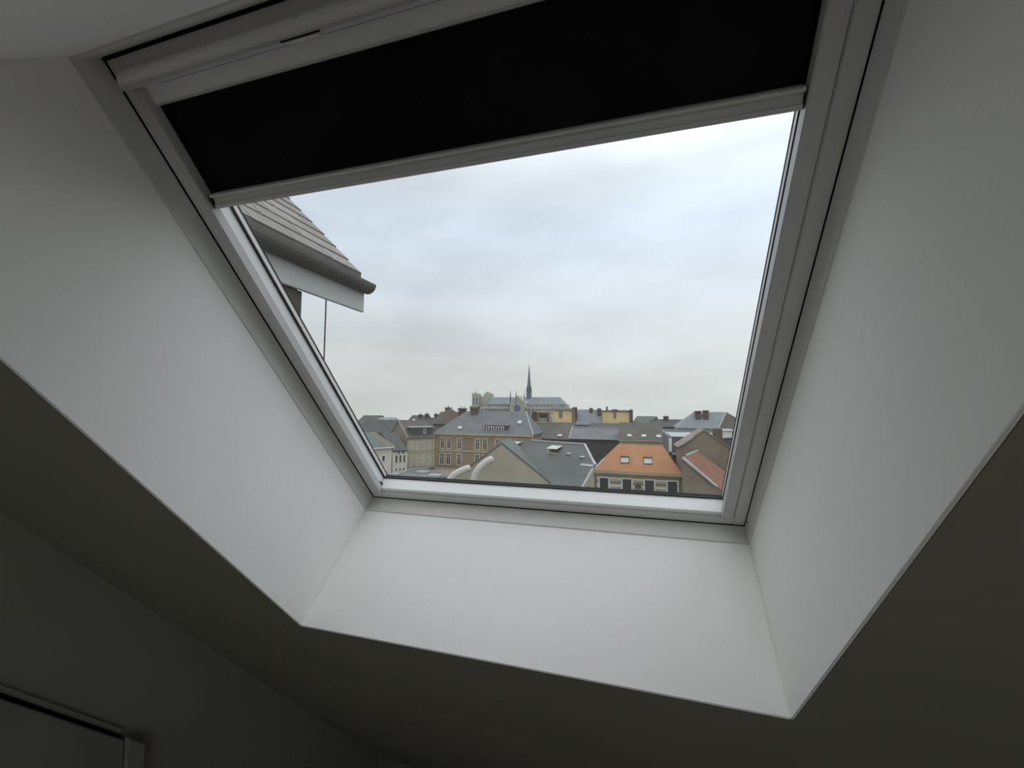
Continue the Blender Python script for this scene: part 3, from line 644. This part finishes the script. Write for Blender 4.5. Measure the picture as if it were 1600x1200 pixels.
for k in range(6): rail.box(2.85 + k * 0.27, 2.93 + k * 0.27, 6.2, 6.28, 10.35, 11.1)
rail.box(2.8, 4.35, 6.18, 6.3, 11.05, 11.13); rail.box(2.8, 4.35, 6.18, 6.3, 10.3, 10.38); rail.build('balustrade', whitew, G, label='white balustrade before the attic opening')
skylight(G, 8.05, 0.85, 7.98, 0.45, 0.85, 0.8)

# ---- I: row of yellow stone and slate behind
I1 = house('yellow_stone_block', 'yellow stone block directly right of the cathedral', 'building', -26.6, 130)
walls(I1, 0, 9.0, 0, 10, -14, 12.9, yellow); roof_mesh(-0.1, 9.1, -0.2, 10.2, 12.85, 13.5, 1, 1).build('roof', slate_br, I1)
boxp(I1, 'wall_pier', brownw, 4.0, 5.0, -0.25, 0.1, 10.5, 12.8); boxp(I1, 'wall_pier', brownw, 8.1, 9.0, -0.25, 0.1, 8, 12.9); boxp(I1, 'wall_pier', brownw, 1.0, 1.6, -0.15, 0.1, 9.4, 12.2)
I2 = house('slate_mansard_block', 'pale blue slate mansard between two yellow stone blocks', 'building', -17.5, 130)
walls(I2, 0, 8.2, 0.8, 10, -14, 8.6, cream); roof_mesh(0, 8.2, -0.3, 10.2, 8.4, 13.05, 0.02, 0.02, ym=3.4).build('roof', slate_bl, I2)
I3 = house('yellow_stone_block', 'yellow stone block right of the slate mansard with a tall corner chimney', 'building', -9.2, 130)
walls(I3, 0, 8.6, 0, 10, -14, 12.7, yellow); roof_mesh(-0.1, 8.7, -0.2, 10.2, 12.65, 13.0, 1, 1).build('roof', slate_br, I3)
boxp(I3, 'wall_pier', brownw, 3.4, 4.0, -0.25, 0.1, 10.6, 12.7)
chimney(I1, 8.2, 9.5, 0.5, 1.8, 9.0, 13.75, chim, 0, False); chimney(I2, 4.1, 5.1, 2.5, 3.5, 10, 13.55, chim, 0, False); chimney(I2, 6.6, 7.7, 1.8, 3.0, 10, 13.45, chim, 0, False)
chimney(I3, 1.1, 1.6, 0.5, 1.0, 12, 14.0, chim, 0, False); chimney(I3, 8.0, 9.0, -0.3, 0.8, 8.0, 13.0, chim, 1, True)
q = MB(); q.prism([(2.4, 12.7), (4.9, 12.7), (4.3, 13.2), (3.1, 13.2)], 0.2, 1.2, 'y'); q.build('parapet_gable', chim, I3)

# ---- J: long grey roof, K: brown roof with three skylights
J = house('long_slate_house', 'long low house with plain grey slate roof and white verges', 'house', -11.5, 78)
walls(J, 0, 9.0, 0, 9, 0, 7.5, cheekm); roof_mesh(-0.1, 9.1, -0.3, 9.2, 7.65, 9.55, 0, 0).build('roof', slate, J)
boxp(J, 'gutter', flash, -0.15, 9.15, -0.42, -0.28, 7.55, 7.72); boxp(J, 'ridge_cap', flash, 0, 9, 4.3, 4.6, 9.55, 9.65)
for x_ in (-0.1, 9.1): strip(J, 'verge', (x_, -0.3, 7.72), (x_, 4.45, 9.62), 0.16, 0.16, flash)
boxp(J, 'upper_wall', slate_dk, 0.0, 9.0, -0.06, 0.05, 5.6, 7.5)
JB = simple('back_house', 'dark roofed house wedged behind the long grey slate roof', -9.6, 96, 8.2, 8, 8.3, 9.9, brownw, slate_dk)
Kh = house('brown_roofed_row', 'brown roofed house with three small pale skylights above the orange roof', 'house', -2.35, 72)
walls(Kh, 0, 7.0, 0, 10, 0, 8.1, cream); roof_mesh(-0.15, 7.15, -0.3, 10.3, 8.15, 10.75, 0, 0).build('roof', slate_br, Kh)
walls(Kh, 6.9, 7.05, 0.05, 9.95, 0, 8.1, slate_dk, 'x', 10.55, name='end_gable')
boxp(Kh, 'cornice', stone, -0.15, 7.15, -0.35, 0.05, 7.85, 8.08); boxp(Kh, 'cornice', stone, -0.05, 7.1, -0.15, 0.05, 7.3, 7.5)
ak = math.atan2(2.6, 5.3)
for x_ in (1.65, 3.95, 6.3): skylight(Kh, x_, 0.85, 8.62 + 0.1, ak, 0.75, 0.75)

# ---- L: orange roofed house
Lh = house('orange_roofed_house', 'house with bright orange tile roof and banded white front with dark windows', 'house', -4.2, 50)
walls(Lh, 0, 9.0, 0, 7.5, 0, 5.95, cream)
roof_mesh(-0.25, 9.3, -0.3, 7.8, 6.0, 8.75, 2.6, 1.75, ym=3.5).build('roof', terra, Lh)
boxp(Lh, 'cornice', stone, -0.25, 9.3, -0.38, 0.05, 5.62, 5.98)
boxp(Lh, 'eaves_band', stone, -0.05, 9.05, -0.12, 0.03, 5.3, 5.62)
for k in range(7): boxp(Lh, 'band_course', whitew if k % 2 == 0 else brickr, 0.0, 9.0, -0.05, 0.03, 4.95 - k * 0.42, 5.15 - k * 0.42)
for cx in (0.82, 3.4, 5.85, 8.3):
    window(Lh, cx, 2.9, 0.98, 2.15, -0.05, whitew, frame=gutterm, pane=paneg, cols=1, rows=1, sw=0.16, ft=0.03)
q = MB(); q.prism([(4.28, 4.2), (4.98, 4.2), (4.98, 4.35), (4.85, 4.52), (4.63, 4.6), (4.41, 4.52), (4.28, 4.35)], -0.3, 0.0, 'y'); q.build('arched_hood', slate_dk, Lh)
al = math.atan2(2.75, 3.8)
for x_ in (3.15, 5.75):
    y_ = 1.15; z_ = 6.0 + (y_ + 0.3) * 2.75 / 3.8
    s_ = skylight(Lh, x_, y_, z_ + 0.02, al, 1.0, 1.05, m=MATS['pale_window_glass'], fm=slate_br)
    q = MB(slopeF(x_, y_, z_ + 0.02, al)); q.box(-0.5, 0.5, 0.46, 0.6, 0, 0.2); q.build('skylight_hood', gutterm, s_)
strip(Lh, 'downpipe', (-0.25, -0.15, 0), (-0.25, -0.15, 5.7), 0.12, 0.12, stone)
strip(Lh, 'hip_flashing', (-0.25, -0.3, 6.05), (0.75, 1.25, 7.1), 0.14, 0.1, flash)

# ---- M: near grey slate roof with open skylights and beige gable
Mh = house('grey_slate_house', 'near house with broad grey slate roof, white ridge and two open skylights', 'house', -4.5, 40, -25)
S_ = 0.8; zr_ = 9.7
def mz(y): return zr_ + S_ * y
t_ = 0.2; X0, X1 = -10.7, 2.25; YE = -7.6
BX, BX2 = -0.75, -3.6                       # the back corners of the splayed right-hand end
top = [(X0, YE, mz(YE)), (X1, YE, mz(YE)), (X1, -1.95, mz(-1.95)), (0, 0, zr_), (X0, 0, zr_), (BX, 1.95, mz(-1.95)), (BX2, 7.6, mz(YE)), (X0, 7.6, mz(YE))]
q = MB(); vs = top + [(a, b, c - t_) for a, b, c in top]
tf = [(0, 1, 2, 3, 4), (2, 5, 3), (4, 3, 5, 6, 7)]
fs = tf + [tuple(i + 8 for i in reversed(g)) for g in tf]; lp = [0, 1, 2, 5, 6, 7, 4]
fs += [(a, b, b + 8, a + 8) for a, b in zip(lp, lp[1:] + lp[:1])]
q.add(vs, fs); q.build('roof', slate_gn, Mh)
q = MB(); q.prism([(X0 + 0.2, -7.3), (X1 - 0.12, -7.3), (X1 - 0.12, -1.95), (BX - 0.2, 1.95), (BX2 - 0.2, 7.3), (X0 + 0.2, 7.3)], 0, mz(-7.3) - 0.2, 'z'); q.build('wall', beige, Mh)
q = MB(); q.prism([(-7.3, 0), (-1.95, 0), (-1.95, mz(-1.95) - 0.22), (-7.3, mz(-7.3) - 0.22)], X1 - 0.4, X1 - 0.12, 'x'); q.bar((X1 - 0.25, -1.95, 5.4), (BX - 0.35, 1.9, 5.4), 0.3, 5.0); q.build('end_gable', beige, Mh)
strip(Mh, 'ridge_cap', (-6.5, 0, zr_ + 0.03), (0, 0, zr_ + 0.03), 0.2, 0.12, flash)
strip(Mh, 'hip_flashing', (0, 0, zr_ + 0.03), (X1, -1.95, mz(-1.95) + 0.03), 0.2, 0.12, flash)
strip(Mh, 'verge', (X1, -2.3, mz(-2.3)), (X1, YE, mz(YE)), 0.14, 0.22, flash)
q = MB(slopeF(1.5, -2.05, mz(-2.05), math.atan(S_))); q.box(-0.65, 0.65, -0.12, 0.12, 0.01, 0.05); q.build('zinc_flashing', zinc, Mh)
aM = math.atan(S_)
for (x_, y_) in ((-8.1, -0.75), (-2.8, -0.85)):
    g = slopeF(x_, y_, mz(y_), aM)
    q = MB(g); q.box(-0.62, 0.62, -0.5, 0.5, 0.0, 0.06); fr_ = q.build('skylight', gutterm, Mh)
    go = lambda p, g=g: g((p[0], 0.5 - (0.5 - p[1]) * math.cos(0.42) - 0 * p[2], 0.1 + (0.5 - p[1]) * math.sin(0.42) + p[2]))
    q = MB(go); q.box(-0.62, 0.62, -0.5, 0.5, 0, 0.05); q.build('open_sash', pipew, fr_, label='pale skylight sash tilted open')
    q = MB(g); q.box(-0.64, -0.56, -0.56, 0.5, 0.06, 0.12); q.box(-0.62, 0.62, -0.58, -0.5, 0.0, 0.1); q.build('skylight_flashing', pipew, fr_)
for (x_, y_, w_) in ((-1.0, -1.15, 0.4), (0.6, -1.35, 0.5)):
    q = MB(slopeF(x_, y_, mz(y_), aM)); q.prism([(-0.15, 0.0), (0.15, 0.0), (0.15, 0.06), (-0.15, 0.2)], -w_ / 2, w_ / 2, 'x'); q.build('roof_vent', zinc, Mh)
# lean-to behind the hip
LT = house('glazed_lean_to', 'small pale lean-to roof behind the hip of the near slate roof', 'lean-to', -5.75, 58.6)
boxp(LT, 'wall', brownw, 0, 1.1, 0, 2, 0, 4.6); q = MB(); q.prism([(-0.1, 6.3), (1.2, 4.75), (1.2, 4.55), (-0.1, 6.1)], -0.1, 2.1, 'y'); q.build('roof', slate, LT)
strip(LT, 'verge', (-0.1, -0.12, 6.32), (1.2, -0.12, 4.77), 0.14, 0.14, flash)
# beige cross gable
Wg = house('beige_gabled_wing', 'beige rendered gable wall of a wing before the near slate roof', 'wing', -11.5, 36, 10)
q = MB(); q.prism([(-6.6, 0), (6.2, 0), (6.2, 5.1), (0, 9.82), (-6.6, 5.0)], 0, 5.5, 'y'); q.build('gable_wall', beige, Wg)
roof_mesh(-6.9, 6.6, -0.05, 6.0, 4.86, 10.0, 0, 0, axis='y', ym=0.0).build('roof', slate_gn, Wg)
for (pts, nm, lb) in (([(-13.3, 33, 8.0), (-14.0, 32.6, 7.75), (-14.7, 32.3, 7.2), (-15.05, 32.2, 6.2), (-15.1, 32.2, 3.14)], 'vent_duct', 'shorter bent white duct at the foot of the beige gable'),
                      ([(-11.25, 32.9, 8.85), (-11.75, 32.6, 8.6), (-12.3, 32.3, 8.0), (-12.65, 32.2, 7.0), (-12.8, 32.2, 3.14)], 'vent_duct', 'taller bent white duct before the beige gable')):
    ps = [Vector(p) for p in pts]; fine = []
    for i in range(len(ps) - 1):
        p0 = ps[max(i - 1, 0)]; p1 = ps[i]; p2 = ps[i + 1]; p3 = ps[min(i + 2, len(ps) - 1)]
        for k in range(5):
            tt = k / 5; fine.append(0.5 * ((2 * p1) + (p2 - p0) * tt + (2 * p0 - 5 * p1 + 4 * p2 - p3) * tt ** 2 + (3 * p1 - p0 - 3 * p2 + p3) * tt ** 3))
    fine.append(ps[-1]); q = MB(); rr = [0.30] * len(fine); rr[0] = 0.2; q.tube(fine, rr, 14)
    base = Vector((pts[-1][0], pts[-1][1], 0)); q.v = [tuple(Vector(p) - base) for p in q.v]
    o = q.build(nm, pipew, smooth=True); o.location = base; tag(o, lb, 'duct')
LA = house('low_annex', 'low grey flat roof at the foot of the beige gable', 'annex', -18.5, 24)
boxp(LA, 'wall', beige, 0, 8, 0, 9.4, 0, 3.0); boxp(LA, 'flat_roof', flatr, -0.1, 8.1, -0.1, 9.45, 3.0, 3.12)

# ---- P: red tiled roof at the right, with gable house behind
Ph = house('red_tiled_house', 'house with ribbed red tile roof and white verge at the lower right', 'house', 4.3, 42, -18)
# local y runs along the ridge, the visible slope falls towards +x
Lr, wS, SP, zP = 8.0, 5.2, 0.78, 8.55
q = MB(); nr = 38; vs = []; fs = []
sub = 6
tot = nr * sub
for i in range(tot + 1):
    yy = Lr * i / tot; bump = 0.09 * abs(math.sin(math.pi * i / sub))
    for (x_, dz) in ((0.0, 0), (wS, 0), (wS, -0.18), (0.0, -0.18)): vs.append((x_, yy, zP - x_ * SP + dz + (bump if dz == 0 else 0)))
for i in range(tot):
    for k in range(4): fs.append((i * 4 + k, i * 4 + (k + 1) % 4, i * 4 + 4 + (k + 1) % 4, i * 4 + 4 + k))
fs += [(0, 1, 2, 3), tuple(tot * 4 + k for k in (3, 2, 1, 0))]
q.add(vs, fs); q.build('roof', redtile, Ph)
q = MB(); q.prism([(0, 0), (wS - 0.3, 0), (wS - 0.3, zP - (wS - 0.3) * SP - 0.2), (0, zP - 0.2)], 0.06, Lr, 'y'); q.build('wall', brownw, Ph)
strip(Ph, 'ridge_flashing', (0, 2.0, zP + 0.1), (0, Lr - 0.3, zP + 0.1), 0.16, 0.16, flash)
strip(Ph, 'verge_board', (0.05, -0.08, zP + 0.04), (2.95, -0.08, zP - 2.95 * SP + 0.02), 0.30, 0.14, flash)
for (x_, w2, yo) in ((0.05, 0.75, 0.12), (0.62, 0.8, 0.0)):
    strip(Ph, 'verge_step', (x_, yo, zP - x_ * SP + 0.10), (x_ + w2, yo, zP - (x_ + w2) * SP + 0.10), 0.26, 0.14, flash)
strip(Ph, 'drainpipe', (0.5, -0.1, 3), (0.5, -0.1, 7.7), 0.07, 0.07, stone)
P2 = house('brown_gable_house', 'brown gable wall rising behind the red tile roof', 'house', 7.45, 50)
q = MB(); q.prism([(-2.6, 0), (2.9, 0), (2.9, 8.6), (0, 10.75), (-2.6, 8.95)], 0, 3.9, 'y'); q.build('gable_wall', brownw, P2)
q = MB(); q.prism([(-2.85, 8.95), (0, 10.95), (3.1, 8.65), (3.1, 8.5), (0, 10.78), (-2.85, 8.8)], -0.1, 4.0, 'y'); q.build('roof', brownw, P2)
strip(P2, 'verge', (-2.75, -0.16, 8.98), (-1.1, -0.16, 10.12), 0.16, 0.2, flash)
chimney(P2, 1.35, 2.25, 2.2, 3.1, 8.5, 10.95, chim, 0, False)
# ---- Q: white flat roofed block, white box, R: far hipped roof, S: skyline
Qh = house('flat_roofed_block', 'flat roofed block with pale blue roof edge behind the brown gable', 'building', 4.15, 55)
boxp(Qh, 'wall', slate, 0, 6.3, 0, 11, 0, 9.7); boxp(Qh, 'flat_roof', zinc, -0.1, 6.4, -0.1, 11.1, 9.7, 9.82); boxp(Qh, 'corner_pilaster', whitew, 0.0, 0.35, -0.12, 0.1, 7.9, 9.6)
boxp(Qh, 'parapet', slate_bl, -0.1, 6.4, 10.9, 11.15, 9.82, 10.2); boxp(Qh, 'parapet', slate_bl, -0.12, 0.15, -0.1, 11.1, 9.82, 9.98)
boxp(Qh, 'rooflight', whitew, 2.6, 3.6, 3.5, 5.5, 9.82, 9.98); boxp(Qh, 'ledge', whitew, 0.4, 1.4, -0.6, 0.0, 7.6, 7.75)
Q2 = house('white_box_extension', 'small white flat roofed box beside the right window frame', 'extension', 11.6, 65)
boxp(Q2, 'wall', whitew, 0, 6, 0, 5, 9.2, 10.1); boxp(Q2, 'lower_wall', slate, -1.0, 6, 0.2, 5, 0, 9.2); boxp(Q2, 'flat_roof', zinc, -0.1, 6.1, -0.1, 5.1, 10.1, 10.22)
an_ = MB(); an_.tube([(1.75, -0.05, 9.4), (1.75, -0.05, 10.6)], 0.03, 6)
for z_ in (10.1, 10.3, 10.5): an_.box(1.4, 2.1, -0.08, -0.03, z_, z_ + 0.03)
an_.build('antenna', gutterm, Q2)
Rh = house('far_hipped_house', 'far house with pale slate hipped roof and twin chimneys at right', 'house', 10.4, 108)
walls(Rh, 0, 17, 0, 11, 0, 8.8, cream); roof_mesh(-0.3, 16.5, -0.4, 11.4, 8.8, 12.7, 4.3, 5.2, ym=3.5).build('roof', slate_bl, Rh)
strip(Rh, 'hip_flashing', (11.3, 3.5, 12.75), (8.9, -0.3, 9.0), 0.2, 0.14, flash)
q = MB(); q.add([(11.3, 3.5, 12.72), (9.0, -0.35, 8.9), (16.5, -0.45, 8.9), (11.3, 3.8, 12.4), (9.2, 0, 8.5), (16.3, 0, 8.5)], [(0, 1, 2), (5, 4, 3), (0, 3, 4, 1), (1, 4, 5, 2), (2, 5, 3, 0)]); q.build('side_roof', slate_br, Rh)
chimney(Rh, 4.1, 5.3, 1.6, 2.6, 9.6, 12.9, chim, 0); chimney(Rh, 5.9, 7.0, 1.6, 2.6, 9.6, 13.05, chim, 0)
boxp(Rh, 'gutter', flash, -0.3, 16.5, -0.55, -0.4, 8.72, 8.9)
S1 = simple('skyline_house', 'low grey house on the skyline right of the yellow blocks', -0.2, 131, 7.6, 9, 9.0, 11.15, brownw, slate_gn, hl=1.5, hr=0.6)
S2 = simple('skyline_house', 'long dark roof on the skyline carrying one square chimney', 5.0, 120.5, 9.5, 9, 8.6, 10.5, brownw, slate_dk, hr=1)
chimney(S2, 3.1, 4.4, 3.6, 4.6, 9.5, 11.3, chim, 0); chimney(S2, 0.7, 1.3, 4.0, 4.6, 9.5, 10.75, potm, 0, False)
q = MB(); q.tube([(3.75, 4.1, 11.3), (3.75, 4.1, 11.5), (3.75, 4.1, 11.62)], [0.45, 0.4, 0.1], 10); q.build('chimney_cowl', zinc, S2)

# ---- houses just outside the frame, seen only from a step to the side
for (lb, x_, y_, w_, d_, ze_, zr_, wm_, rm_, yw_) in (
    ('slate roofed house past the red tiled roof, outside the window opening', 13.5, 40, 9, 9, 6.5, 9.2, cream, slate, -14),
    ('brown roofed house past the white flat roofed box, outside the window opening', 19.5, 66, 12, 10, 7.2, 10.4, brownw, slate_br, 0),
    ('pale house far to the side behind the brown roofed one', 34, 70, 14, 10, 7.5, 10.8, pale_render, slate_dk, 4),
    ('orange tiled house far to the side near the street', 27, 44, 11, 10, 6.6, 9.4, cream, terra, 6),
    ('grey roofed terrace far to the side on the skyline', 30, 112, 30, 11, 8.4, 11.2, brownw, slate_gn, 0),
    ('brick terrace far to the side with blue grey slate', 50, 84, 22, 11, 7.8, 11.0, brickr, slate, 3),
    ('pale terrace beyond the grey roofed house, outside the window opening', -92, 88, 26, 10, 7.0, 9.8, pale_render, slate_br, 0)):
    h_ = simple('terrace_house', lb, x_, y_, w_, d_, ze_, zr_, wm_, rm_, yaw=yw_)
    for k in range(int(w_ / 2.4)):
        for z_ in (1.2, 4.2): window(h_, 1.3 + k * 2.4, z_, 0.9, 1.7, 0, None)
    chimney(h_, 0.4, 1.5, d_ / 2 - 0.5, d_ / 2 + 0.5, ze_, zr_ + 0.9, chim, 2)
